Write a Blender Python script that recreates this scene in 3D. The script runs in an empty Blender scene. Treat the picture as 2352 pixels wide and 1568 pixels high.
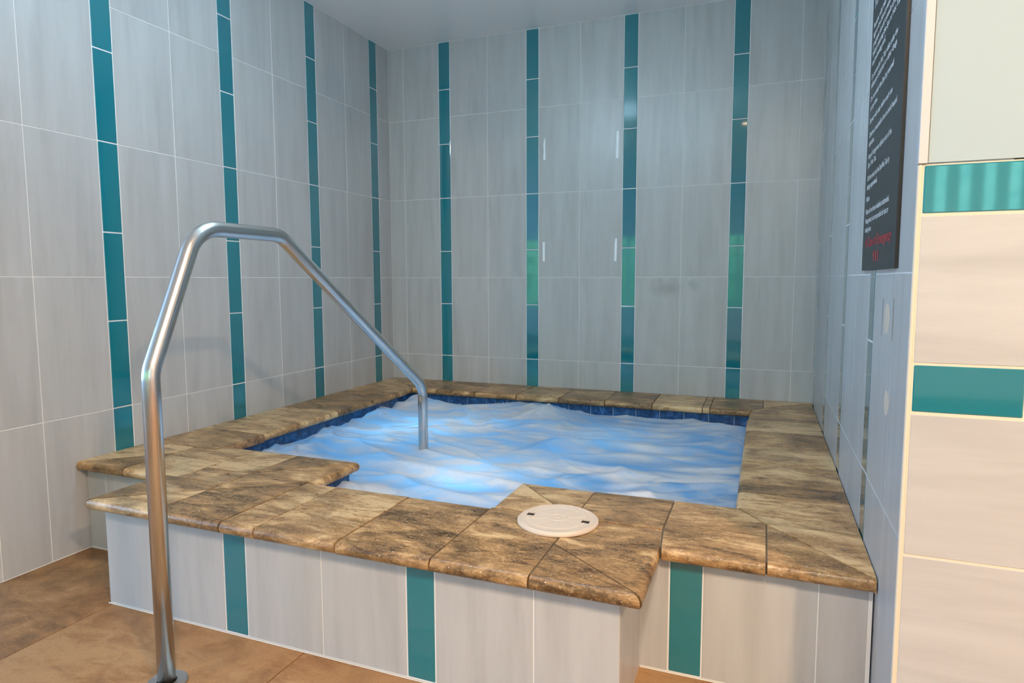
import bpy, bmesh, math, random
from mathutils import Vector, Matrix, noise
random.seed(7)
sc = bpy.context.scene
COL = sc.collection

# ------------------------------------------------------------------ camera
ZF = 1.185                                   # fitted eye-level tile joint above the floor
cam_d = bpy.data.cameras.new('camera')
cam = bpy.data.objects.new('camera', cam_d); COL.objects.link(cam)
cam_d.sensor_width = 36.0; cam_d.sensor_fit = 'HORIZONTAL'
cam_d.lens = 1462.799 / 2352 * 36
cam_d.shift_x = -21.142 / 2352; cam_d.shift_y = -11.976 / 2352
cam_d.clip_start = 0.05
r_, u_, f_ = (0.93429805, 0.35648896, -0.0016655), (-0.03024834, 0.08392918, 0.99601251), (-0.35520725, 0.93052217, -0.08919807)
cam.matrix_world = Matrix(((r_[0], u_[0], -f_[0], 2.74003), (r_[1], u_[1], -f_[1], -4.33675), (r_[2], u_[2], -f_[2], ZF - 0.01318), (0, 0, 0, 1)))
sc.camera = cam

# ------------------------------------------------------------------ world, lights, exposure
sc.view_settings.view_transform = 'Standard'; sc.view_settings.look = 'None'
sc.view_settings.gamma = 1.0; sc.view_settings.use_curve_mapping = False
sc.view_settings.exposure = 0.54
cy = sc.cycles; cy.max_bounces = 6; cy.diffuse_bounces = 4; cy.glossy_bounces = 3; cy.transmission_bounces = 4; cy.use_adaptive_sampling = True; cy.adaptive_threshold = 0.04
W_ = bpy.data.worlds.new('sky'); sc.world = W_; W_.use_nodes = True
bg = W_.node_tree.nodes['Background']; bg.inputs[0].default_value = (0.36, 0.60, 1.0, 1); bg.inputs[1].default_value = 7.0

def area(name, loc, aim, sx, sy, power, col):
    l = bpy.data.lights.new(name, 'AREA'); l.shape = 'RECTANGLE'; l.size = sx; l.size_y = sy; l.energy = power; l.color = col
    o = bpy.data.objects.new(name, l); COL.objects.link(o); o.location = loc
    o.rotation_euler = (Vector(aim) - Vector(loc)).to_track_quat('-Z', 'Y').to_euler()
    return o
# daylight: sky seen through the hall's windows (portals help sample it), brightest in the long side window
area('window_daylight', (-3.30, -5.9, 1.55), (0.5, -5.2, 1.3), 3.6, 1.9, 12, (0.52, 0.76, 1.0))
area('window_daylight', (5.0, -8.62, 1.65), (4.4, -4, 1.4), 2.1, 1.7, 20, (0.40, 0.76, 1.0))
for wx, wz, ws, wh in ((-2.1, 1.30, 1.2, 1.5), (0.15, 1.30, 1.2, 1.5), (2.25, 1.30, 1.4, 1.5)):
    o = area('window_portal', (wx, -8.52, wz), (wx, 0, wz), ws, wh, 1, (1, 1, 1)); o.data.cycles.is_portal = True
# the hall's ceiling lamp, plus a second added for its light
LAMPS = [((4.8, -5.05, 2.885), 0.2, 112, (1.0, 0.68, 0.40)), ((3.0, -4.7, 2.885), 0.3, 62, (1.0, 0.80, 0.60))]
FILL_GLOBES = [((1.17, -2.35, 2.63), .12, 42.0), ((1.95, -2.35, 2.63), .12, 28.0)]        # unseen globes added over the tub to brighten the alcove with cool fill
for loc, s, e, c in LAMPS: area('ceiling_lamp_light', (loc[0], loc[1], loc[2] - 0.012), (loc[0], loc[1], 0), s - .04, s - .04, e, c)

# ------------------------------------------------------------------ helpers
def link(o, parent=None):
    COL.objects.link(o)
    if parent is not None: o.parent = parent
    return o
def obj(name, me, mat=None, parent=None, loc=(0, 0, 0), rot=(0, 0, 0), smooth=False):
    if isinstance(me, bmesh.types.BMesh):
        bm = me; me = bpy.data.meshes.new(name); bm.to_mesh(me); bm.free()
    if mat is not None and len(me.materials) == 0: me.materials.append(mat)
    if smooth: me.shade_smooth()
    o = bpy.data.objects.new(name, me); link(o, parent); o.location = loc; o.rotation_euler = rot
    return o
def tag(o, label, cat, group=None):
    o['label'] = label; o['category'] = cat
    if group: o['group'] = group
    return o
def struct(o, label=None):
    o['kind'] = 'structure'
    if label: o['label'] = label
    return o
def empty(name, loc=(0, 0, 0)):
    o = bpy.data.objects.new(name, None); o.empty_display_size = .1; link(o); o.location = loc; return o
def box(bm, x0, x1, y0, y1, z0, z1):
    v = [bm.verts.new((x, y, z)) for z in (z0, z1) for x, y in ((x0, y0), (x1, y0), (x1, y1), (x0, y1))]
    for q in ((3, 2, 1, 0), (4, 5, 6, 7), (0, 1, 5, 4), (1, 2, 6, 5), (2, 3, 7, 6), (3, 0, 4, 7)): bm.faces.new([v[i] for i in q])
    return v
def boxm(*a, bev=0, seg=1):
    bm = bmesh.new(); box(bm, *a)
    if bev: bmesh.ops.bevel(bm, geom=bm.edges[:], offset=bev, segments=seg, profile=.5, affect='EDGES')
    return bm
def prism(pts, z0, z1):
    bm = bmesh.new(); n = len(pts)
    b = [bm.verts.new((x, y, z0)) for x, y in pts]; t = [bm.verts.new((x, y, z1)) for x, y in pts]
    bm.faces.new(t); bm.faces.new(b[::-1])
    for i in range(n): bm.faces.new((b[i], b[(i + 1) % n], t[(i + 1) % n], t[i]))
    bmesh.ops.recalc_face_normals(bm, faces=bm.faces[:])
    return bm
def lathe(prof, n=48):
    bm = bmesh.new(); rings = []
    for r, z in prof:
        rings.append([bm.verts.new((r * math.cos(2 * math.pi * i / n), r * math.sin(2 * math.pi * i / n), z)) for i in range(n)] if r > 1e-6 else [bm.verts.new((0, 0, z))])
    for a, b in zip(rings, rings[1:]):
        for i in range(n):
            j = (i + 1) % n
            if len(a) == 1: bm.faces.new((a[0], b[i], b[j]))
            elif len(b) == 1: bm.faces.new((a[i], a[j], b[0]))
            else: bm.faces.new((a[i], a[j], b[j], b[i]))
    bmesh.ops.recalc_face_normals(bm, faces=bm.faces[:])
    return bm
def tube(path, r, n=24):
    bm = bmesh.new(); rings = []
    for i, p in enumerate(path):
        t = (path[min(i + 1, len(path) - 1)] - path[max(i - 1, 0)]).normalized()
        a = Vector((1, 0, 0)); b = t.cross(a).normalized()
        rings.append([bm.verts.new(p + a * (r * math.cos(2 * math.pi * k / n)) + b * (r * math.sin(2 * math.pi * k / n))) for k in range(n)])
    for a, b in zip(rings, rings[1:]):
        for k in range(n): bm.faces.new((a[k], a[(k + 1) % n], b[(k + 1) % n], b[k]))
    bm.faces.new(rings[0][::-1]); bm.faces.new(rings[-1])
    bmesh.ops.recalc_face_normals(bm, faces=bm.faces[:])
    return bm
def fillet(pts, rad, seg=10):
    out = [pts[0]]
    for a, b, c, rr in zip(pts, pts[1:], pts[2:], rad):
        u = (a - b).normalized(); v = (c - b).normalized(); ang = u.angle(v); d = rr / math.tan(ang / 2)
        p0, p1 = b + u * d, b + v * d; ctr = b + (u + v).normalized() * (rr / math.sin(ang / 2))
        e0, e1 = p0 - ctr, p1 - ctr; w = e0.angle(e1)
        for i in range(seg + 1):
            s = i / seg; out.append(ctr + (e0 * math.sin((1 - s) * w) + e1 * math.sin(s * w)) / math.sin(w))
    out.append(pts[-1]); return out

# ------------------------------------------------------------------ materials
class N:
    def __init__(s, name):
        s.m = bpy.data.materials.new(name); s.m.use_nodes = True; s.t = s.m.node_tree; s.p = s.t.nodes['Principled BSDF']; s.out = s.t.nodes['Material Output']
    def n(s, typ, **kw):
        nd = s.t.nodes.new(typ)
        for k, v in kw.items():
            if k in ('operation', 'blend_type', 'data_type', 'noise_dimensions', 'feature', 'distance', 'wave_type', 'bands_direction', 'interpolation_type', 'clamp'): setattr(nd, k, v)
            else:
                key = int(k[1:]) if k[0] == '_' else k.replace('_', ' ')
                s.set(nd.inputs[key], v)
        return nd
    def set(s, inp, v):
        if isinstance(v, bpy.types.NodeSocket): s.t.links.new(v, inp)
        elif isinstance(v, (tuple, list)) and len(v) == 3 and inp.type == 'RGBA': inp.default_value = (*v, 1)
        else: inp.default_value = v
    def P(s, **kw):
        for k, v in kw.items(): s.set(s.p.inputs[k.replace('_', ' ')], v)
    def math(s, op, a, b=0.0, c=0.0): return s.n('ShaderNodeMath', operation=op, _0=a, _1=b, _2=c).outputs[0]
    def ramp(s, fac, stops):
        nd = s.t.nodes.new('ShaderNodeValToRGB'); s.t.links.new(fac, nd.inputs[0]); e = nd.color_ramp.elements
        while len(e) < len(stops): e.new(.5)
        for el, (p, c) in zip(e, stops): el.position = p; el.color = (*c, 1) if len(c) == 3 else c
        return nd.outputs[0]
    def mix(s, fac, a, b, bt='MIX'):
        nd = s.t.nodes.new('ShaderNodeMix'); nd.data_type = 'RGBA'; nd.blend_type = bt
        for i, v in ((0, fac), (6, a), (7, b)): s.set(nd.inputs[i], v)
        return nd.outputs[2]
    def coord(s, scale=(1, 1, 1), rnd=True, kind='Object', rot=(0, 0, 0)):
        tc = s.t.nodes.new('ShaderNodeTexCoord'); v = tc.outputs[kind]
        mp = s.t.nodes.new('ShaderNodeMapping'); mp.inputs['Scale'].default_value = scale; mp.inputs['Rotation'].default_value = rot
        s.t.links.new(v, mp.inputs['Vector'])
        if rnd:
            oi = s.t.nodes.new('ShaderNodeObjectInfo'); cb = s.n('ShaderNodeCombineXYZ', X=s.math('MULTIPLY', oi.outputs['Random'], 37.0), Y=s.math('MULTIPLY', oi.outputs['Random'], 91.0), Z=s.math('MULTIPLY', oi.outputs['Random'], 53.0))
            ad = s.n('ShaderNodeVectorMath', operation='ADD', _0=mp.outputs[0], _1=cb.outputs[0]); return ad.outputs[0]
        return mp.outputs[0]
    def noise(s, vec, scale, detail=4.0, rough=.55, dist=0.0):
        return s.n('ShaderNodeTexNoise', Vector=vec, Scale=scale, Detail=detail, Roughness=rough, Distortion=dist).outputs[0]
    def rnd(s):
        return s.t.nodes.new('ShaderNodeObjectInfo').outputs['Random']
    def bump(s, h, strength, dist=.002):
        b = s.n('ShaderNodeBump', Strength=strength, Distance=dist, Height=h); s.t.links.new(b.outputs[0], s.p.inputs['Normal']); return b

def plain(name, col, rough=.5, metal=0.0, spec=.5):
    m = N(name); m.P(Base_Color=col, Roughness=rough, Metallic=metal, Specular_IOR_Level=spec); return m.m

# grey porcelain with soft streaks along the tile's length (local Z)
g = N('grey_porcelain')
v = g.coord((9, 9, 0.9)); st = g.noise(v, 1.6, 5, .6, .35); v2 = g.coord((1, 1, 1)); gr = g.noise(v2, 420, 2, .6)
cl = g.noise(g.coord((2, 2, 1.2)), 2.0, 2, .5)
c = g.ramp(st, [(.28, (.40, .385, .375)), (.5, (.475, .462, .452)), (.74, (.54, .53, .52))])
c = g.mix(g.math('MULTIPLY', cl, .35), c, (.455, .44, .43)); c = g.mix(g.math('MULTIPLY', g.math('SUBTRACT', g.rnd(), .5), .35), c, (.40, .39, .385))
c = g.mix(g.math('MULTIPLY', gr, .16), c, (.30, .29, .285))
# two old smudges on the back wall
geo = g.t.nodes.new('ShaderNodeNewGeometry')
def blob(x, z, rx, rz):
    d = g.n('ShaderNodeVectorMath', operation='SUBTRACT', _0=geo.outputs['Position'], _1=(x, 0, z)).outputs[0]
    d = g.n('ShaderNodeVectorMath', operation='MULTIPLY', _0=d, _1=(1 / rx, 1 / rx, 1 / rz)).outputs[0]
    l = g.n('ShaderNodeVectorMath', operation='LENGTH', _0=d).outputs['Value']
    l = g.math('ADD', l, g.math('MULTIPLY', g.math('SUBTRACT', g.noise(geo.outputs['Position'], 14, 3), .5), 1.3))
    return g.n('ShaderNodeMapRange', Value=l, From_Min=0.1, From_Max=1.0, To_Min=1.0, To_Max=0.0).outputs[0]
bl = g.math('MAXIMUM', blob(2.12, ZF - .075, .13, .075), blob(2.295, ZF - .055, .045, .05))
c = g.mix(g.math('MULTIPLY', bl, .38), c, (.20, .18, .15))
g.P(Base_Color=c, Roughness=g.n('ShaderNodeMapRange', Value=gr, To_Min=.26, To_Max=.40).outputs[0], Specular_IOR_Level=.5); g.bump(gr, .06, .001)
M_GREY = g.m
t = N('teal_glaze')
v = t.coord((30, 30, 9)); rp = t.noise(v, 1.0, 3, .6)
c = t.mix(t.rnd(), (.006, .160, .205), (.008, .180, .222))
t.P(Base_Color=c, Roughness=.06, Specular_IOR_Level=.6, Coat_Weight=.9, Coat_Roughness=.03); t.bump(rp, .02, .001)
M_TEAL = t.m
M_GROUT = plain('grout', (.72, .70, .68), .85)
M_GROUT_WARM = plain('sand_grout', (.66, .56, .43), .85)
M_CAULK = plain('white_caulk', (.60, .55, .50), .5)
M_STONEGROUT = plain('stone_grout', (.13, .105, .075), .9)
M_CEIL = plain('ceiling_paint', (.88, .885, .89), .26)
M_PAINT = plain('wall_paint', (.35, .44, .48), .55)
M_WHITE = plain('white_trim', (.52, .51, .51), .4)
M_HALL = plain('hall_paint', (.70, .74, .78), .6)

def travertine(name, dark, mid, light, stretch, rough, pit=.5, vein=1.0, pitamt=.75, speck=.75):
    s = N(name)
    v = s.coord((1.0, stretch, 3)); w1 = s.noise(v, 3.2, 6, .68, 1.1); v2 = s.coord((1.0, stretch * 1.5, 3), rot=(0, 0, .25)); w2 = s.noise(v2, 9.0, 5, .72, .8)
    v3 = s.coord((1, 1, 1)); fine = s.noise(s.coord((1, 1.6, 1)), 75, 5, .75, .3); big = s.noise(v3, 4.5, 4, .6, .5)
    f = s.math('ADD', s.math('MULTIPLY', w1, .58), s.math('MULTIPLY', w2, .42))
    f = s.math('ADD', f, s.math('MULTIPLY', s.math('SUBTRACT', s.rnd(), .45), .16))
    c = s.ramp(f, [(.38, dark), (.455, tuple(a * .45 + b * .55 for a, b in zip(dark, mid))), (.52, mid), (.60, light)])
    # darker drifting clouds with their own outline
    c = s.mix(s.math('MULTIPLY', s.ramp(big, [(.50, (0, 0, 0)), (.68, (1, 1, 1))]), .62 * vein), c, tuple(a * 1.15 for a in dark))
    c = s.mix(s.math('MULTIPLY', s.ramp(fine, [(.50, (0, 0, 0)), (.70, (1, 1, 1))]), .45), c, light)
    c = s.mix(s.math('MULTIPLY', s.ramp(fine, [(.30, (1, 1, 1)), (.46, (0, 0, 0))]), .45), c, dark)
    pn = s.noise(s.coord((1.0, 2.4, 2)), 70, 4, .75, .3); pm = s.noise(v3, 6, 2)
    pits = s.math('MULTIPLY', s.ramp(pn, [(.60, (0, 0, 0)), (.65, (1, 1, 1))]), s.ramp(pm, [(.45, (0, 0, 0)), (.60, (1, 1, 1))]))
    c = s.mix(s.math('MULTIPLY', pits, pitamt), c, tuple(a * .35 for a in dark))
    sp = s.noise(v3, 170, 2, .5); c = s.mix(s.math('MULTIPLY', s.ramp(sp, [(.68, (0, 0, 0)), (.73, (1, 1, 1))]), speck), c, (.78, .68, .54))
    h = s.math('SUBTRACT', s.math('ADD', s.math('MULTIPLY', f, .6), s.math('MULTIPLY', fine, .35)), s.math('MULTIPLY', pits, 1.4))
    s.P(Base_Color=c, Roughness=s.n('ShaderNodeMapRange', Value=w2, To_Min=rough - .14, To_Max=rough + .2).outputs[0], Specular_IOR_Level=.45); s.bump(h, pit, .004)
    return s.m
M_STONE = travertine('travertine', (.078, .040, .015), (.40, .222, .090), (.67, .45, .23), 2.2, .29)
M_FLOOR = travertine('stamped_concrete', (.16, .078, .030), (.30, .148, .057), (.38, .21, .092), 1.5, .55, .35, .75, .25, .22)
s = N('brushed_steel'); nz = s.noise(s.coord((220, 220, 3), rnd=False), 1.0, 2)
s.P(Base_Color=(.66, .64, .61), Metallic=1.0, Roughness=s.n('ShaderNodeMapRange', Value=nz, To_Min=.16, To_Max=.30).outputs[0]); M_STEEL = s.m
M_FLANGE = plain('satin_steel', (.48, .46, .43), .42, 1.0)
s = N('blue_waterline_glaze'); nz = s.noise(s.coord(), 26, 5, .65, .6)
s.P(Base_Color=s.ramp(nz, [(.35, (.008, .03, .10)), (.55, (.02, .085, .24)), (.72, (.06, .17, .38))]), Roughness=.12); M_BLUE = s.m
M_BASIN = plain('basin_plaster', (.55, .72, .85), .6)
M_LID = plain('cream_plastic', (.64, .51, .40), .45)
M_HOLE_SHADE = plain('hole_shade', (.015, .013, .012), .8)
M_SIGN = plain('slate_panel', (.026, .030, .033), .42, spec=.35)
M_SIGNEDGE = plain('sign_edge', (.012, .010, .009), .5)
M_TXT = plain('white_print', (.62, .62, .62), .6)
M_RED = plain('red_print', (.42, .035, .04), .6)
M_TAPE = plain('tape', (.86, .88, .90), .5)
M_RES = plain('glue_residue', (.60, .50, .40), .7)
M_SMEAR = plain('glue_smear', (.30, .275, .25), .7)

# ------------------------------------------------------------------ tiled walls
GAP, PROUD = .0034, .0012
_tm = {}
def tile_mesh(w, h, kind):
    key = (round(w, 4), round(h, 4), kind)
    if key not in _tm:
        b = .0035 if kind == 'teal' else .0010
        bm = boxm(-w / 2, w / 2, 0, .008, -h / 2, h / 2, bev=b, seg=2 if kind == 'teal' else 1)
        me = bpy.data.meshes.new('accent_tile' if kind == 'teal' else 'wall_tile'); bm.to_mesh(me); bm.free()
        me.materials.append(M_TEAL if kind == 'teal' else M_GREY)
        
        _tm[key] = me
    return _tm[key]
def put_tile(parent, org, ux, u0, u1, z0, z1, kind, rotz, turned=False):
    """org + ux*u : a point on the tile face; the tile looks along local -Y turned by rotz"""
    w, h = u1 - u0 - GAP, z1 - z0 - GAP
    if w < .006 or h < .006: return
    c = Vector(org) + Vector(ux) * ((u0 + u1) / 2); c.z = (z0 + z1) / 2
    name = 'accent_tile' if kind == 'teal' else 'wall_tile'
    if turned:
        o = bpy.data.objects.new(name, tile_mesh(h, w, kind)); link(o, parent); o.rotation_euler = (0, math.pi / 2, rotz)
    else:
        o = bpy.data.objects.new(name, tile_mesh(w, h, kind)); link(o, parent); o.rotation_euler = (0, 0, rotz)
    o.location = c
HROW = .5934
ZT = 2.9086
def grey_rows(z0, z1): return sorted({z0, z1, *[ZF + k * HROW for k in range(-2, 4) if z0 + .01 < ZF + k * HROW < z1 - .01]})
def teal_rows(z0, z1): return sorted({z0, z1, *[ZF + HROW * (1 + 2 * k / 3) for k in range(-6, 6) if z0 + .01 < ZF + HROW * (1 + 2 * k / 3) < z1 - .01]})
def tile_field(parent, org, ux, cols, z0, z1, rotz):
    for u0, u1, kind in cols:
        rows = teal_rows(z0, z1) if kind == 'teal' else grey_rows(z0, z1)
        for a, b in zip(rows, rows[1:]): put_tile(parent, org, ux, u0, u1, a, b, kind, rotz)
TW, a0, b0, W = .0948, .1608, .1299, 3.0369
def columns(first, end):
    cols = [(0, first, 'grey')]; u = first; i = 0
    seq = ['teal', 'grey', 'grey']
    while u < end - .004:
        k = seq[i % 3]; n = min(u + (TW if k == 'teal' else .3), end); cols.append((u, n, k)); u = n; i += 1
    return cols
DL = 2.838                                   # near end of the left wall
DR = 2.745                                   # plane of the outer wall
wl = struct(obj('wall_left', boxm(-.16, -PROUD, -DL + .004, .16, 0, ZT), M_GROUT))
tile_field(wl, (0, 0, 0), (0, -1, 0), columns(a0, DL - .012), 0.002, ZT, math.pi / 2)
wb = struct(obj('wall_back', boxm(0, W, PROUD, .16, 0, ZT), M_GROUT))
cb = [(0, b0, 'grey'), (b0, b0 + .3, 'grey')]; u = b0 + .3
while u < W - .01:
    for k, w in (('teal', TW), ('grey', .3), ('grey', .3)):
        n = min(u + w, W)
        if n - u > .01: cb.append((u, n, k))
        u = n
tile_field(wb, (0, 0, 0), (1, 0, 0), cb, 0.30, ZT, 0)
wr = struct(obj('wall_right', boxm(W + PROUD, W + .17, -DR + .006, .16, 0, ZT), M_GROUT))
cr = []
ends = [0, .07, .165, .465, .765, .86, 1.16, 1.46, 1.555, 1.855, 2.155, 2.25, 2.552, DR - .004]
for i, (p, q) in enumerate(zip(ends, ends[1:])): cr.append((p, q, 'teal' if i % 3 == 1 else 'grey'))
tile_field(wr, (W, 0, 0), (0, -1, 0), cr, 0.002, ZT, -math.pi / 2)

# outer wall facing the hall, right of the alcove: tiled below, painted above
wo = struct(obj('wall_outer_right', boxm(W + .005, 6.6, -DR + PROUD, -DR + .16, 0, 1.4125), M_GROUT_WARM))
X0 = W + .0095
def outer_row(z0, z1, kind, cuts):
    for p, q in zip(cuts, cuts[1:]): put_tile(wo, (0, -DR, 0), (1, 0, 0), p, q, z0, z1, kind, 0, turned=True)
gx = [X0, X0 + .6, X0 + 1.2, X0 + 1.8, X0 + 2.4]; tx = [X0, 3.2525, 3.6525, 4.0525, 4.4525, 4.8525]; tx2 = [X0, X0 + .4, X0 + .8, X0 + 1.2, X0 + 1.6]
outer_row(1.3075, 1.4125, 'teal', tx2); outer_row(.988, 1.3055, 'grey', gx); outer_row(.879, .9865, 'teal', tx)
outer_row(.5570, .8765, 'grey', gx); outer_row(.2480, .5550, 'grey', gx); outer_row(.004, .2460, 'grey', gx)
struct(obj('wall_painted_right', boxm(W + .012, 6.6, -DR - .001, -DR + .16, 1.4155, ZT), M_PAINT))
struct(obj('trim_1', boxm(W - .001, W + .0165, -DR - .0045, -DR + .012, 1.414, ZT, bev=.001), M_WHITE))
struct(obj('trim_2', boxm(W + .0005, W + .0085, -DR - .0005, -DR + .008, .004, 1.414, bev=.002), M_GROUT_WARM))
struct(obj('trim_3', boxm(W + .0165, W + .0180, -DR - .002, -DR + .002, 1.416, ZT), plain('dirty_caulk', (.10, .095, .08), .8)))
struct(obj('trim_4', boxm(-.02, .001, -DL - .004, -DL + .010, .002, ZT, bev=.001), M_WHITE))
# ceiling and the pool hall behind the camera
struct(obj('ceiling', boxm(-3.6, 6.7, -8.8, .16, ZT, ZT + .12), M_CEIL))
struct(obj('wall_outer_left', boxm(-3.5, -.022, -DL, -DL + .14, 0, ZT), M_PAINT))
def wall_openings(name, u_edges, z_edges, holes, fn, mat, th):
    bm = bmesh.new(); vs = {}
    def V(u, z):
        k = (round(u, 4), round(z, 4))
        if k not in vs: vs[k] = bm.verts.new(fn(u, z))
        return vs[k]
    for i, (ua, ub) in enumerate(zip(u_edges, u_edges[1:])):
        for j, (za, zb) in enumerate(zip(z_edges, z_edges[1:])):
            if any(h[0] - 1e-4 <= ua and ub <= h[1] + 1e-4 and h[2] - 1e-4 <= za and zb <= h[3] + 1e-4 for h in holes): continue
            bm.faces.new((V(ua, za), V(ub, za), V(ub, zb), V(ua, zb)))
    ex = bmesh.ops.extrude_face_region(bm, geom=bm.faces[:]); vv = [e for e in ex['geom'] if isinstance(e, bmesh.types.BMVert)]
    bmesh.ops.translate(bm, verts=vv, vec=th); bmesh.ops.recalc_face_normals(bm, faces=bm.faces[:])
    return struct(obj(name, bm, mat))
WIN = [(-2.7, -1.5, .55, 2.05), (-.45, .75, .55, 2.05), (1.55, 2.95, .55, 2.05), (3.9, 6.1, .75, 2.55)]
ue = sorted({-3.5, 6.6, *[w[0] for w in WIN], *[w[1] for w in WIN]}); ze = [0, .55, .75, 2.05, 2.55, ZT]
wall_openings('wall_rear', ue, ze, WIN, lambda u, z: (u, -8.5, z), M_HALL, (0, -.14, 0))
SWIN = [(-7.8, -4.0, .5, 2.55)]
wall_openings('wall_side_left', [-8.6, -7.8, -4.0, -2.7], [0, .5, 2.55, ZT], SWIN, lambda u, z: (-3.3, u, z), M_HALL, (-.14, 0, 0))
struct(obj('wall_side_right', boxm(6.6, 6.74, -8.7, -DR, 0, ZT), M_HALL))
M_FRAME = plain('window_frame_paint', (.75, .77, .78), .4)
for i, (ua, ub, za, zb) in enumerate(WIN):
    bm = bmesh.new(); f = .05
    fr = struct(obj(f'window_{i+1}', boxm(ua, ub, -8.58, -8.50, za, za + f), M_FRAME))
    for q in ((ua, ub, -8.58, -8.50, zb - f, zb), (ua, ua + f, -8.58, -8.50, za + f, zb - f), (ub - f, ub, -8.58, -8.50, za + f, zb - f), ((ua + ub) / 2 - .02, (ua + ub) / 2 + .02, -8.57, -8.51, za + f, zb - f)):
        obj('window_frame', boxm(*q), M_FRAME, fr)
    if i == 3:
        for k in range(11): obj('blind_slat', boxm(-.055, .055, -.002, .002, -.84, .84), M_FRAME, fr, ((ua + .1) + k * .2, -8.46, 1.66))
fr = struct(obj('window_5', boxm(-3.40, -3.32, -7.8, -4.0, .5, .55), M_FRAME))
for q in ((-3.40, -3.32, -7.8, -4.0, 2.50, 2.55), (-3.40, -3.32, -7.8, -7.75, .55, 2.5), (-3.40, -3.32, -4.05, -4.0, .55, 2.5), (-3.39, -3.33, -6.53, -6.47, .55, 2.5), (-3.39, -3.33, -5.23, -5.17, .55, 2.5)):
    obj('window_frame', boxm(*q), M_FRAME, fr)

# ------------------------------------------------------------------ floor: stamped slabs with cut joints
fl = struct(obj('floor', boxm(-3.5, 6.7, -8.7, -2.45, -.10, -.006), M_STONEGROUT))
fx = [-3.5, -2.005, -1.15, -.295, .560, 1.4155, 2.272, 3.127, 3.98, 4.84, 5.7, 6.6]; fy = [-2.452, -4.15, -5.6, -7.05, -8.5]
for xa, xb in zip(fx, fx[1:]):
    for k, (ya, yb) in enumerate(zip(fy, fy[1:])):
        if k == 2 or (k == 3): continue
        obj('floor_slab', boxm(xa + .002, xb - .002, yb + .002, ya - .002, -.03, 0, bev=.0015), M_FLOOR, fl)
# the hall's main pool, beyond the camera
struct(obj('floor_pool_edge', boxm(-3.5, 6.6, -5.95, -5.6, -.05, 0), M_FLOOR)); struct(obj('floor_rear', boxm(-3.5, 6.6, -8.5, -8.1, -.05, 0), M_FLOOR))
s = N('pool_water'); s.P(Base_Color=(.05, .27, .45), Roughness=.06); s.bump(s.noise(s.coord(rnd=False), 2.2, 3, .5, .4), .25, .05)
pw = obj('pool_water', boxm(-3.5, 6.6, -8.1, -5.95, -.09, -.03), s.m); pw['kind'] = 'stuff'; tag(pw, 'blue swimming pool water behind the viewer, mirrored in the tiles', 'water')

# ------------------------------------------------------------------ hot tub
ZC, TH = .3955, .040
tub = tag(empty('hot_tub', (1.5, -1.5, 0)), 'built-in hot tub with grey tiled sides, teal stripes and a travertine rim', 'hot tub')
OFF = Vector((1.5, -1.5, 0))
def tpart(name, me, mat, parent=None, **kw):
    o = obj(name, me, mat, tub if parent is None else parent, **kw)
    if parent is None: o.location = Vector(o.location) - OFF
    return o
body_pts = [(.003, 2.135), (1.105, 2.135), (1.105, 2.43), (1.93, 2.43), (1.93, 2.135), (3.033, 2.135), (3.033, 2.490), (2.418, 2.490), (2.418, 2.790), (.547, 2.790), (.547, 2.475), (.003, 2.475)]
base = tpart('base_wall', prism([(x, -d) for x, d in body_pts], 0, ZC - TH), M_GROUT)
bp_loc = base.location.copy(); base.location = (0, 0, 0)
tub.location = (0, 0, 0); OFF = Vector((0, 0, 0))
ZB = ZC - TH - .002
def face(u0s, org, ux, rotz):
    for p, q, k in u0s: put_tile(base, org, ux, p, q, .004, ZB, k, rotz)
P2 = .0012
face([(.545, .795, 'grey'), (.795, 1.095, 'grey'), (1.095, 1.190, 'teal'), (1.190, 1.4885, 'grey'), (1.4885, 1.789, 'grey'), (1.789, 1.884, 'teal'), (1.884, 2.184, 'grey'), (2.184, 2.420, 'grey')], (0, -2.790 - P2, 0), (1, 0, 0), 0)
face([(0, .115, 'grey'), (.115, .415, 'grey'), (.415, .547, 'grey')], (0, -2.475 - P2, 0), (1, 0, 0), 0)
face([(2.418, 2.502, 'grey'), (2.502, 2.5985, 'teal'), (2.5985, 2.902, 'grey'), (2.902, 3.024, 'grey')], (0, -2.490 - P2, 0), (1, 0, 0), 0)
face([(2.492, 2.790, 'grey')], (2.418 + P2, 0, 0), (0, -1, 0), math.pi / 2)
face([(2.478, 2.790, 'grey')], (.547 - P2, 0, 0), (0, -1, 0), -math.pi / 2)
# caulk beads along the floor and under the rim
def bead(x0, x1, d0, d1, z, w=.0035):
    tpart('caulk_bead', boxm(x0, x1, -d1, -d0, z, z + w, bev=.0018), M_CAULK)
bead(.540, 2.424, 2.791, 2.7965, -.0005); bead(.0, .545, 2.476, 2.481, -.0005); bead(2.42, 3.03, 2.491, 2.496, -.0005)
bead(0, .005, 2.48, DL, -.0005, .004)

# rim stones: (plan outline (x, depth), which outline edges carry the bullnose)
S = []
def stone(pts, *noses): S.append((pts, noses))
xi, xj, db, df, dn = .405, 2.668, .388, 2.095, 2.392
bx = [.582, .887, 1.193, 1.496, 1.802, 2.103, 2.407, 2.451]
stone([(0, 0), (bx[0], 0), (bx[0], db), (xi - .012, db)], 2)
for p, q in zip(bx, bx[1:]): stone([(p, 0), (q, 0), (q, db), (p, db)], 2)
stone([(2.451, 0), (2.752, 0), (2.752, .285), (2.680, db), (2.451, db)], 3)
stone([(2.752, 0), (W, 0), (2.752, .285)])
stone([(W, 0), (W, .632), (xj + .005, .632), (2.680, db), (2.752, .285)], 2)
rd = [.632, .908, 1.212, 1.500, 1.803, 1.926]
for p, q in zip(rd, rd[1:]): stone([(xj, p), (W, p), (W, q), (xj, q)], 3)
stone([(xj, 1.926), (W, 1.926), (W, 2.226), (2.767, 2.226), (xj, df)], 4)
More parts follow.
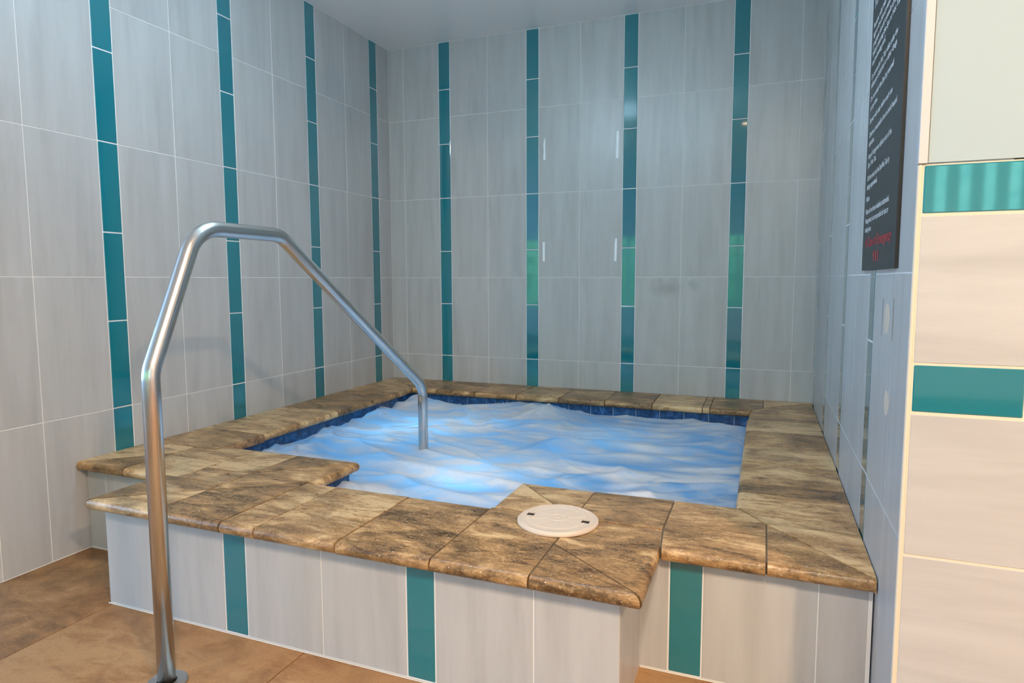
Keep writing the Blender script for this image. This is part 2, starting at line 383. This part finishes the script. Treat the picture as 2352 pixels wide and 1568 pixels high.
FR = 2.532; FF = 2.832
stone([(2.767, 2.226), (W, 2.226), (W, FR)])
stone([(2.767, 2.226), (W, FR), (2.767, FR)], 1)
stone([(2.466, df), (xj, df), (2.767, 2.226), (2.767, FR), (2.481, FR), (2.466, 2.38)], 0, 3)
XS = 1.888
stone([(XS, df + .008), (2.180, dn), (XS, dn)], 2)
stone([(XS, df + .008), (2.180, df + .008), (2.180, dn)], 0)
stone([(2.180, df + .008), (2.466, df), (2.466, 2.385), (2.180, dn)], 0)
stone([(XS, dn), (2.182, dn), (2.182, FF), (XS, FF)], 2)
stone([(2.182, dn), (2.466, 2.385), (2.481, FR), (2.481, FF), (2.182, 2.605)], 2)
stone([(2.182, 2.605), (2.481, FF), (2.182, FF)], 1)
for p, q in ((1.122, 1.263), (1.263, 1.571), (1.571, XS)): stone([(p, dn), (q, dn), (q, FF), (p, FF)], *((0, 2)))
XL = .500; J4 = .831; mf = lambda x: FF + (dn - FF) * (x - XL) / (1.122 - XL)
stone([(1.122, dn), (1.122, FF), (J4, FF), (J4, mf(J4))], 1)
stone([(J4, dn), (1.122, dn), (J4, mf(J4))])
stone([(XL, FF), (J4, mf(J4)), (J4, FF)], 2)
LF = 2.522
stone([(XL, LF), (J4, LF), (J4, mf(J4)), (XL, FF)], 3)
stone([(.280, 2.298), (.592, 2.298), (.592, LF), (.280, LF)], 2)
stone([(.280, 2.157), (xi, 2.157), (xi, df), (.592, df), (.592, 2.298), (.280, 2.298)], 2)
stone([(.592, df), (J4, df), (J4, 2.383), (.592, 2.383)], 0)
stone([(.592, 2.383), (J4, 2.383), (J4, LF), (.592, LF)])
XN = 1.146
stone([(J4, df), (XN, df), (J4, 2.383)], 0)
stone([(J4, 2.383), (XN, df), (XN, dn), (J4, dn)], 1)
stone([(0, 2.157), (.280, 2.157), (.280, 2.262), (0, LF)])
stone([(0, LF), (.280, 2.262), (.280, LF)], 2)
ld = [.577, .657, .950, 1.252, 1.546, 1.852, 2.157]
stone([(0, 0), (xi - .012, db), (xi, .577), (0, .577)], 1)
for p, q in zip(ld, ld[1:]):
    if q < 2.1: stone([(0, p), (xi, p), (xi, q), (0, q)], 1)
    else: stone([(0, p), (xi, p), (xi, df), (xi, q), (0, q)], 1)
def inset(pts, noses, gap):
    n = len(pts); area2 = sum(pts[i][0] * pts[(i + 1) % n][1] - pts[(i + 1) % n][0] * pts[i][1] for i in range(n)); sg = 1 if area2 > 0 else -1
    lines = []
    for i in range(n):
        a, b = Vector(pts[i]), Vector(pts[(i + 1) % n]); dv = (b - a).normalized(); nrm = Vector((-dv.y, dv.x)) * sg
        lines.append((a + nrm * (0 if i in noses else gap), dv))
    out = []
    for i in range(n):
        p, d1 = lines[i - 1]; q, d2 = lines[i]; den = d1.x * d2.y - d1.y * d2.x
        if abs(den) < 1e-3: out.append(tuple(q)); continue
        tt = ((q - p).x * d2.y - (q - p).y * d2.x) / den; out.append(tuple(p + d1 * tt))
    return out
for pts, noses in S:
    ip = inset(pts, noses, .0026); c = (sum(p[0] for p in ip) / len(ip), sum(p[1] for p in ip) / len(ip)); n = len(ip)
    bm = prism([(x - c[0], -(d - c[1])) for x, d in ip], -TH, 0)
    bm.verts.ensure_lookup_table()
    es = []
    for i in noses:
        j = (i + 1) % n
        for o_ in (0, n):
            e = bm.edges.get((bm.verts[i + o_], bm.verts[j + o_]))
            if e: es.append(e)
    if es: bmesh.ops.bevel(bm, geom=es, offset=.0185, segments=5, profile=.5, affect='EDGES', clamp_overlap=True)
    o = tpart('coping_stone', bm, M_STONE, loc=(c[0], -c[1], ZC + random.uniform(-.0008, .0008)))
    o.data.shade_smooth(); o.data.set_sharp_from_angle(angle=math.radians(32))
# grout bed under the rim
bed = [(0.002, .002), (W - .002, .002), (W - .002, 2.51), (2.458, 2.51), (2.458, 2.808), (.522, 2.808), (.522, 2.50), (.002, 2.50)]
hole = [(xi - .022, db - .022), (xj + .022, db - .022), (xj + .022, df + .022), (XS + .022, df + .022), (XS + .022, dn + .022), (XN - .022, dn + .022), (XN - .022, df + .022), (xi - .022, df + .022)]
def ring_prism(outer, inner, z0, z1):
    bm = bmesh.new()
    def loop(pts, z): 
        vs = [bm.verts.new((x, -d, z)) for x, d in pts]
        return vs, [bm.edges.new((vs[i], vs[(i + 1) % len(vs)])) for i in range(len(vs))]
    (o1, e1), (i1, e2) = loop(outer, z1), loop(inner, z1)
    bmesh.ops.triangle_fill(bm, use_beauty=True, edges=e1 + e2)
    ex = bmesh.ops.extrude_face_region(bm, geom=bm.faces[:]); vv = [q for q in ex['geom'] if isinstance(q, bmesh.types.BMVert)]
    bmesh.ops.translate(bm, verts=vv, vec=(0, 0, z0 - z1)); bmesh.ops.recalc_face_normals(bm, faces=bm.faces[:])
    return bm
tpart('mortar_bed', ring_prism(bed, hole, ZC - TH + .002, ZC - .0035), M_STONEGROUT)
# basin below the rim, with a band of blue tiles at the waterline
bi = .034
bas = [(xi - bi, db - bi), (xj + bi, db - bi), (xj + bi, df + bi), (XS + bi, df + bi), (XS + bi, dn + bi), (XN - bi, dn + bi), (XN - bi, df + bi), (xi - bi, df + bi)]
bm = bmesh.new(); n = len(bas)
tv = [bm.verts.new((x, -d, ZC - TH + .001)) for x, d in bas]; bv = [bm.verts.new((x, -d, -.55)) for x, d in bas]
for i in range(n): bm.faces.new((tv[i], tv[(i + 1) % n], bv[(i + 1) % n], bv[i]))
bm.faces.new(bv)
basin = tpart('basin', bm, M_BASIN)
wtm = {}
for i in range(n):
    a, b = Vector(bas[i]), Vector(bas[(i + 1) % n]); L = (b - a).length; dv = (b - a) / L; u = 0; nin = Vector((-dv.y, dv.x))
    while u < L - .01:
        w = min(.148, L - u); key = round(w, 3)
        if key not in wtm:
            bm = boxm(-w / 2 + .0016, w / 2 - .0016, -.005, .004, -.075, .075, bev=.0015); wtm[key] = bpy.data.meshes.new('waterline_tile'); bm.to_mesh(wtm[key]); bm.free(); wtm[key].materials.append(M_BLUE)
        m = a + dv * (u + w / 2)
        o = bpy.data.objects.new('waterline_tile', wtm[key]); link(o, basin); o.location = (m.x, -m.y, ZC - TH - .0765); o.rotation_euler = (0, 0, math.atan2(-dv.y, dv.x))
        u += w

# ------------------------------------------------------------------ churning water
ZW = .302
def inside(x, d, m=.004):
    return (xi - bi + m < x < xj + bi - m and db - bi + m < d < df + bi - m) or (XN - bi + m < x < XS + bi - m and df - .1 < d < dn + bi - m)
MOUNDS = [(.50, .49, .066, .11), (.64, .56, .030, .10), (1.33, .46, .034, .16), (1.52, .50, .022, .15), (.50, .98, .045, .10), (2.50, .52, .035, .16), (2.60, .85, .028, .13), (1.55, .80, .030, .12), (1.75, 1.25, .030, .10), (.60, 1.95, .028, .16), (1.25, 2.2, .020, .12), (1.95, 1.05, .020, .2), (1.0, 1.0, .018, .15)]
def wave(x, d):
    p = Vector((x * .8, d * 1.5, .3)); wq = Vector((noise.noise(p * 1.4), noise.noise(p * 1.4 + Vector((9, 4, 2))), 0)) * .55
    q = Vector((x * .95 + .35 * d, d * 2.0, 1.7)) + wq
    h = noise.noise(q * 1.5) * .022 + (1 - abs(noise.noise(q * 1.7 + Vector((3, 1, 5))))) ** 5 * .028 + (1 - abs(noise.noise(q * 3.4 + wq * 2 + Vector((7, 2, 1))))) ** 6 * .012 - .014 + noise.noise(q * 5.0) * .005 + noise.noise(q * 11) * .0020
    for mx, md, mh, mr in MOUNDS:
        e = ((x - mx) ** 2 + (d - md) ** 2) / (mr * mr)
        if e < 6: h += mh * math.exp(-e) * (1 + .35 * noise.noise(Vector((x * 14, d * 14, 2))))
    return h
st_ = .0095; nx = int(2.36 / st_) + 2; ny = int(2.1 / st_) + 2
verts, idx, faces = [], {}, []
for j in range(ny):
    for i in range(nx):
        x, d = xi - bi + .005 + i * st_, db - bi + .005 + j * st_
        if inside(x, d): idx[i, j] = len(verts); verts.append((x, -d, ZW + wave(x, d)))
for (i, j) in idx:
    if (i + 1, j) in idx and (i, j + 1) in idx and (i + 1, j + 1) in idx: faces.append((idx[i, j], idx[i, j + 1], idx[i + 1, j + 1], idx[i + 1, j]))
me = bpy.data.meshes.new('tub_water'); me.from_pydata(verts, [], faces); me.shade_smooth()
s = N('foaming_water')
co = s.coord((.75, 1.9, 1), rnd=False, rot=(0, 0, math.radians(-14))); wn = s.noise(co, 1.7, 4, .5, 1.6); co2 = s.coord((1.1, 3.0, 1), rnd=False, rot=(0, 0, math.radians(8))); wn2 = s.noise(co2, 3.4, 5, .55, 1.1)
fo = s.math('ADD', s.math('MULTIPLY', wn, .56), s.math('MULTIPLY', wn2, .44))
foam = s.ramp(fo, [(.38, (0, 0, 0)), (.48, (.5, .5, .5)), (.58, (1, 1, 1))])
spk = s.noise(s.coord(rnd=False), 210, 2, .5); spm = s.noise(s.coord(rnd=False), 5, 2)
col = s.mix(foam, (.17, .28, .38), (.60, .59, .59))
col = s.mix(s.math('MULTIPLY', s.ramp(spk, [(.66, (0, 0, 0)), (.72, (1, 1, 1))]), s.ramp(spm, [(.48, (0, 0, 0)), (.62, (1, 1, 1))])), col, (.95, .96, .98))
s.P(Base_Color=col, Roughness=.38, Specular_IOR_Level=.35)
tr = s.n('ShaderNodeBsdfTranslucent', Color=(.40, .70, .95)); mx = s.t.nodes.new('ShaderNodeMixShader')
s.set(mx.inputs[0], s.n('ShaderNodeMapRange', Value=foam, To_Min=.66, To_Max=.10).outputs[0]); s.t.links.new(s.p.outputs[0], mx.inputs[1]); s.t.links.new(tr.outputs[0], mx.inputs[2]); s.t.links.new(mx.outputs[0], s.out.inputs[0])
wat = obj('tub_water', me, s.m); wat['kind'] = 'stuff'; tag(wat, 'churning pale blue foaming water filling the hot tub', 'water')
# underwater lamps of the tub
for k, (x, d, e) in enumerate(((.82, 1.15, 3.6), (1.50, 1.80, 3.6), (1.05, .85, 1.6), (1.95, 1.0, .8))):
    l = bpy.data.lights.new('underwater_lamp', 'POINT'); l.energy = e; l.color = (.50, .80, 1.0); l.shadow_soft_size = .09
    o = bpy.data.objects.new('underwater_lamp', l); link(o); o.location = (x, -d, .08)

# ------------------------------------------------------------------ handrail
XR = 1.147
rail = tag(empty('handrail', (XR, -3.0625, 0)), 'bent stainless steel handrail rising from the floor and dipping into the hot tub', 'handrail')
pts = [(3.0625, .0), (3.0625, .915), (2.885, 1.327), (2.535, 1.327), (1.556, .640), (1.556, .16)]
path = fillet([Vector((0, -(d - 3.0625), z)) for d, z in pts], [.11, .12, .11, .11], 12)
obj('rail_tube', tube(path, .0243, 28), M_STEEL, rail, smooth=True)
fp = obj('floor_flange', lathe([(.0255, .0), (.0255, .006), (.027, .0105), (.052, .0105), (.0555, .007), (.056, .0)], 48), M_FLANGE, rail); fp.data.shade_smooth(); fp.data.set_sharp_from_angle(angle=math.radians(40))

# ------------------------------------------------------------------ skimmer lid
LR = .1305
lid = tag(empty('skimmer_lid', (2.140, -2.437, ZC + .0005)), 'round cream plastic skimmer lid lying on the travertine rim', 'lid')
disc = obj('lid_disc', lathe([(0, 0), (LR - .001, 0), (LR, .001), (LR, .006), (LR - .002, .008), (LR - .0075, .0085), (LR - .009, .0115), (LR - .0105, .0122), (LR - .0125, .0115), (.094, .0122), (.093, .0132), (.090, .0132), (.089, .0122), (.030, .0126), (.029, .0136), (.0265, .0136), (.0255, .0126), (0, .0126)], 96), M_LID, lid)
disc.data.shade_smooth(); disc.data.set_sharp_from_angle(angle=math.radians(28))
a_hole = math.radians(-1)
for k in (0, 1):
    an = a_hole + k * math.pi
    cut = obj('cutter', boxm(-.013, .013, -.013, .013, .0085, .03), M_HOLE_SHADE); cut.location = lid.location + Vector((.0925 * math.cos(an), .0925 * math.sin(an), 0)); cut.rotation_euler = (0, 0, an)
    md = disc.modifiers.new('b', 'BOOLEAN'); md.object = cut; md.operation = 'DIFFERENCE'; md.solver = 'EXACT'
    bpy.context.view_layer.update(); dg = bpy.context.evaluated_depsgraph_get(); nm = bpy.data.meshes.new_from_object(disc.evaluated_get(dg)); disc.modifiers.clear(); disc.data = nm
    bpy.data.objects.remove(cut)
    obj('hole_shade_plate', boxm(-.0127, .0127, -.0127, .0127, .0080, .0090), M_HOLE_SHADE, lid, (.0925 * math.cos(an), .0925 * math.sin(an), 0), (0, 0, an))  # dark plate in the shallow cut paints in the shade of a deep hole
rib = bpy.data.meshes.new('rib'); bm = boxm(.032, .088, -.0011, .0011, .012, .0136, bev=.0004); bm.to_mesh(rib); bm.free(); rib.materials.append(M_LID)
tick = bpy.data.meshes.new('tick'); bm = boxm(.095, .104, -.0011, .0011, .0115, .0132, bev=.0004); bm.to_mesh(tick); bm.free(); tick.materials.append(M_LID)
for k in range(8): o = bpy.data.objects.new('rib', rib); link(o, lid); o.rotation_euler = (0, 0, math.pi / 8 + k * math.pi / 4)
for k in range(16):
    if k % 8 == 0: continue
    o = bpy.data.objects.new('tick', tick); link(o, lid); o.rotation_euler = (0, 0, k * math.pi / 8)
zig = [(-.014, -.003), (-.007, .004), (0, -.002), (.007, .004), (.014, -.003)]
for k, (p, q) in enumerate(zip(zig, zig[1:])):
    a, b = Vector(p), Vector(q); L = (b - a).length
    obj('emblem', boxm(-L / 2, L / 2, -.0012, .0012, .012, .0138), M_LID, lid, (*((a + b) / 2), 0), (0, 0, math.atan2((b - a).y, (b - a).x)))

# ------------------------------------------------------------------ rules sign on the right wall
SX = W - .0095
sign = tag(empty('rules_sign', (SX, -2.31, ZF + .012)), 'tall dark slate rules sign with white lettering on the right wall', 'sign')
S0, S1, SZ0, SZ1 = 2.034, 2.582, ZF + .012, ZF + .925
o = obj('panel', boxm(0, .0095, -S1 + 2.31, -S0 + 2.31, 0, SZ1 - SZ0, bev=.0008), M_SIGN, sign)
obj('edge_band', boxm(.001, .009, -S1 + 2.31 - .0008, -S1 + 2.31 - .0002, .001, SZ1 - SZ0 - .001), M_SIGNEDGE, sign)
def text_mesh(body, size, bold=0.0):
    cu = bpy.data.curves.new('lettering', 'FONT'); cu.body = body; cu.size = size; cu.extrude = 0; cu.offset = bold; cu.resolution_u = 2
    to = bpy.data.objects.new('lettering', cu); COL.objects.link(to); bpy.context.view_layer.update()
    me = bpy.data.meshes.new_from_object(to.evaluated_get(bpy.context.evaluated_depsgraph_get())); bpy.data.objects.remove(to); return me
def sign_line(body, d0, d1, z, size, mat, bold=.0004):
    me = text_mesh(body, size, bold); xs = [v.co.x for v in me.vertices]; w0, w1 = min(xs), max(xs); sx = (d1 - d0) / (w1 - w0)
    for v_ in me.vertices: v_.co = Vector((0, -((v_.co.x - w0) * sx), v_.co.y))
    me.materials.clear(); me.materials.append(mat)
    obj('lettering', me, None, sign, (-.0006, -d0 + 2.31, z - SZ0))
LINES = [('For Your Safety', 2.075, 2.40, .800, .046), ('Persons with heart disease, diabetes,', 2.07, 2.50, .742, .023), ('high or low blood pressure, or who are', 2.07, 2.52, .715, .023), ('pregnant should consult a physician', 2.07, 2.51, .688, .023),
         ('before entering the Spa or Hot Tub', 2.07, 2.50, .661, .023), ('and swimming pool.', 2.07, 2.30, .634, .023), ('Do not use the Hot Tub while under the', 2.07, 2.485, .592, .023), ('influence of alcohol or other drugs', 2.07, 2.48, .566, .023),
         ('Do not enter the Spa by yourself', 2.07, 2.452, .525, .023), ('at any time.', 2.07, 2.205, .499, .023), ('Shower with soap before each use', 2.07, 2.447, .459, .023), ('Observe a reasonable time to avoid heated', 2.075, 2.521, .417, .023),
         ('exposure.', 2.075, 2.176, .391, .023), ('Keep all dangerous objects out of the', 2.075, 2.465, .353, .023), ('Spa / Hot Tub.', 2.075, 2.233, .327, .023), ('Children must use the Spa/Hot Tub by', 2.075, 2.452, .286, .023),
         ('being supervised.', 2.075, 2.268, .260, .023), ('Note:', 2.075, 2.140, .223, .023), ('Please do not leave valuables unattended.', 2.075, 2.475, .184, .023), ('Management is not responsible for lost or', 2.075, 2.47, .156, .023), ('missing items.', 2.075, 2.196, .129, .023)]
for body, d0, d1, z, sz in LINES: sign_line(body, d0, d1, ZF + z, sz, M_TXT)
sign_line('In Case of Emergency', 2.10, 2.532, ZF + .083, .040, M_RED, .0008); sign_line('9', 2.252, 2.284, ZF + .036, .042, M_RED, .0008); sign_line('1', 2.300, 2.314, ZF + .036, .042, M_RED, .0008); sign_line('1', 2.334, 2.348, ZF + .036, .042, M_RED, .0008)

# ------------------------------------------------------------------ leftovers stuck to the walls
def strip(pts, label):
    bm = prism([(x, z) for x, z in pts], 0, .0006)
    cx = sum(p[0] for p in pts) / len(pts); cz = sum(p[1] for p in pts) / len(pts)
    for v_ in bm.verts: v_.co = Vector((v_.co.x - cx, -v_.co.z, v_.co.y - cz))
    bmesh.ops.recalc_face_normals(bm, faces=bm.faces[:])
    tag(obj('tape_strip', bm, M_TAPE, None, (cx, -.0001, cz)), label, 'tape', 'tape strips on the back wall')
z = ZF
strip([(1.262, z + .972), (1.266, z + .970), (1.268, z + .90), (1.269, z + .822), (1.253, z + .826), (1.257, z + .88), (1.254, z + .93)], 'torn tapering white tape strip, upper left of four on back wall')
strip([(1.776, z + .979), (1.791, z + .979), (1.789, z + .799), (1.772, z + .799)], 'longest white tape strip, upper right of four on back wall')
strip([(1.250, z + .248), (1.266, z + .250), (1.266, z + .118), (1.262, z + .108), (1.250, z + .120)], 'short white tape strip, lower left of four on back wall')
strip([(1.776, z + .266), (1.787, z + .262), (1.784, z + .108), (1.768, z + .110), (1.770, z + .235)], 'slightly bent white tape strip, lower right of four on back wall')
def residue(d, zc, rd_, rz, mat, name, label, sq=False, th=.0004):
    bm = bmesh.new(); k = 4 if sq else 24
    pts_ = [(rd_ * sx, rz * sy) for sx, sy in ((-1, -1), (1, -1), (1, 1), (-1, 1))] if sq else [(rd_ * math.cos(2 * math.pi * i / k) * (1 + .06 * math.sin(3 * i)), rz * math.sin(2 * math.pi * i / k)) for i in range(k)]
    bm.free(); bm = prism(pts_, 0, th)
    for v_ in bm.verts: v_.co = Vector((-v_.co.z, v_.co.x, v_.co.y))
    bmesh.ops.recalc_face_normals(bm, faces=bm.faces[:])
    tag(obj(name, bm, mat, None, (W - .0001, -d, ZF + zc)), label, 'glue mark', 'glue marks on the right wall')
residue(2.465, -.117, .036, .040, M_RES, 'glue_mark', 'upper pale round glue mark below the dark sign')
residue(2.515, -.328, .034, .032, M_RES, 'glue_mark', 'lower pale round glue mark on the right wall')
residue(2.399, -.117, .006, .050, M_SMEAR, 'glue_mark', 'grey upright glue smear left of the round glue mark', True)
residue(2.548, -.115, .005, .052, M_SMEAR, 'glue_mark', 'grey upright glue smear right of the round glue mark', True)

# ------------------------------------------------------------------ ceiling fixtures of the hall, added fill globes and the garden outside
M_LAMPFACE = N('lamp_diffuser'); M_LAMPFACE.P(Base_Color=(.9, .88, .84), Roughness=.5, Emission_Color=(1.0, .93, .84), Emission_Strength=2.0); M_LAMPFACE = M_LAMPFACE.m
for (loc, s_, e_, c_), lb in zip(LAMPS, ('small square ceiling lamp in the hall, right of the viewer', 'larger square ceiling lamp added for its light, unseen above the viewer')):
    r = tag(empty('ceiling_lamp', (loc[0], loc[1], ZT)), lb, 'lamp')
    h = s_ / 2
    for q in ((-h, h, -h, -h + .02), (-h, h, h - .02, h), (-h, -h + .02, -h + .02, h - .02), (h - .02, h, -h + .02, h - .02)): obj('lamp_frame', boxm(q[0], q[1], q[2], q[3], -.03, 0), M_WHITE, r)
    obj('diffuser', boxm(-h + .02, h - .02, -h + .02, h - .02, -.018, -.010), M_LAMPFACE, r)
for (loc, gr_, ge), lb in zip(FILL_GLOBES, ('unseen white globe added over the hot tub as fill light, nearer the left wall', 'unseen white globe added over the hot tub as fill light, nearer the right wall')):
    r = tag(empty('fill_globe', (loc[0], loc[1], ZT)), lb, 'lamp', 'globes added over the hot tub as fill light'); hz = ZT - loc[2]
    obj('ceiling_rose', lathe([(0, 0), (.06, 0), (.06, -.012), (.05, -.02), (0, -.02)], 32), M_WHITE, r, smooth=True)
    obj('stem', lathe([(.009, -.02), (.009, -hz + gr_ - .01)], 16), M_STEEL, r, smooth=True)
    gm = N('fill_globe_glow'); gm.P(Base_Color=(.9, .9, .9), Emission_Color=(.52, .80, 1.0), Emission_Strength=ge)
    obj('globe', lathe([(gr_ * math.sin(math.pi * k / 16), -gr_ * math.cos(math.pi * k / 16)) for k in range(17)], 32), gm.m, r, (0, 0, -hz), smooth=True)
dl = tag(empty('downlight', (2.49, -3.40, ZT)), 'small warm round downlight in the ceiling before the hot tub', 'lamp')
obj('trim_ring', lathe([(.045, 0), (.062, 0), (.062, -.004), (.058, -.007), (.047, -.007), (.045, 0)], 32), M_WHITE, dl, smooth=True)
ml = N('warm_bulb'); ml.P(Base_Color=(.9, .8, .6), Emission_Color=(1, .72, .38), Emission_Strength=14.0)
obj('bulb', lathe([(0, -.004), (.044, -.003), (.045, 0), (0, 0)], 32), ml.m, dl)
s = N('hedge_leaves'); nz = s.noise(s.coord(rnd=False), 9, 6, .75); s.P(Base_Color=s.ramp(nz, [(.35, (.08, .18, .04)), (.50, (.30, .55, .14)), (.66, (.65, .85, .38))]), Roughness=.6); M_HEDGE = s.m
gnd = struct(obj('ground_outside', boxm(-9, 12, -20, -8.66, -.2, -.05), plain('lawn', (.12, .25, .06), .8)))
bm = bmesh.new(); nxh, nzh = 90, 18; rows = []
for j in range(nzh + 1):
    row = []
    for i in range(nxh + 1):
        x = -8 + 19 * i / nxh; q = j / nzh; ang = q * math.pi
        rr = 1 + .22 * noise.noise(Vector((x * 1.1, math.cos(ang) * 2, math.sin(ang) * 2))) + .10 * noise.noise(Vector((x * 4, math.cos(ang) * 6, math.sin(ang) * 6)))
        row.append(bm.verts.new((x, -13 + 1.1 * math.cos(ang) * rr, -.06 + 3.4 * math.sin(ang) * rr)))
    rows.append(row)
for p, q in zip(rows, rows[1:]):
    for i in range(nxh): bm.faces.new((p[i], p[i + 1], q[i + 1], q[i]))
bmesh.ops.recalc_face_normals(bm, faces=bm.faces[:])
tag(obj('hedge', bm, M_HEDGE, smooth=True), 'green hedge outside the windows, mirrored in the teal tiles', 'hedge')
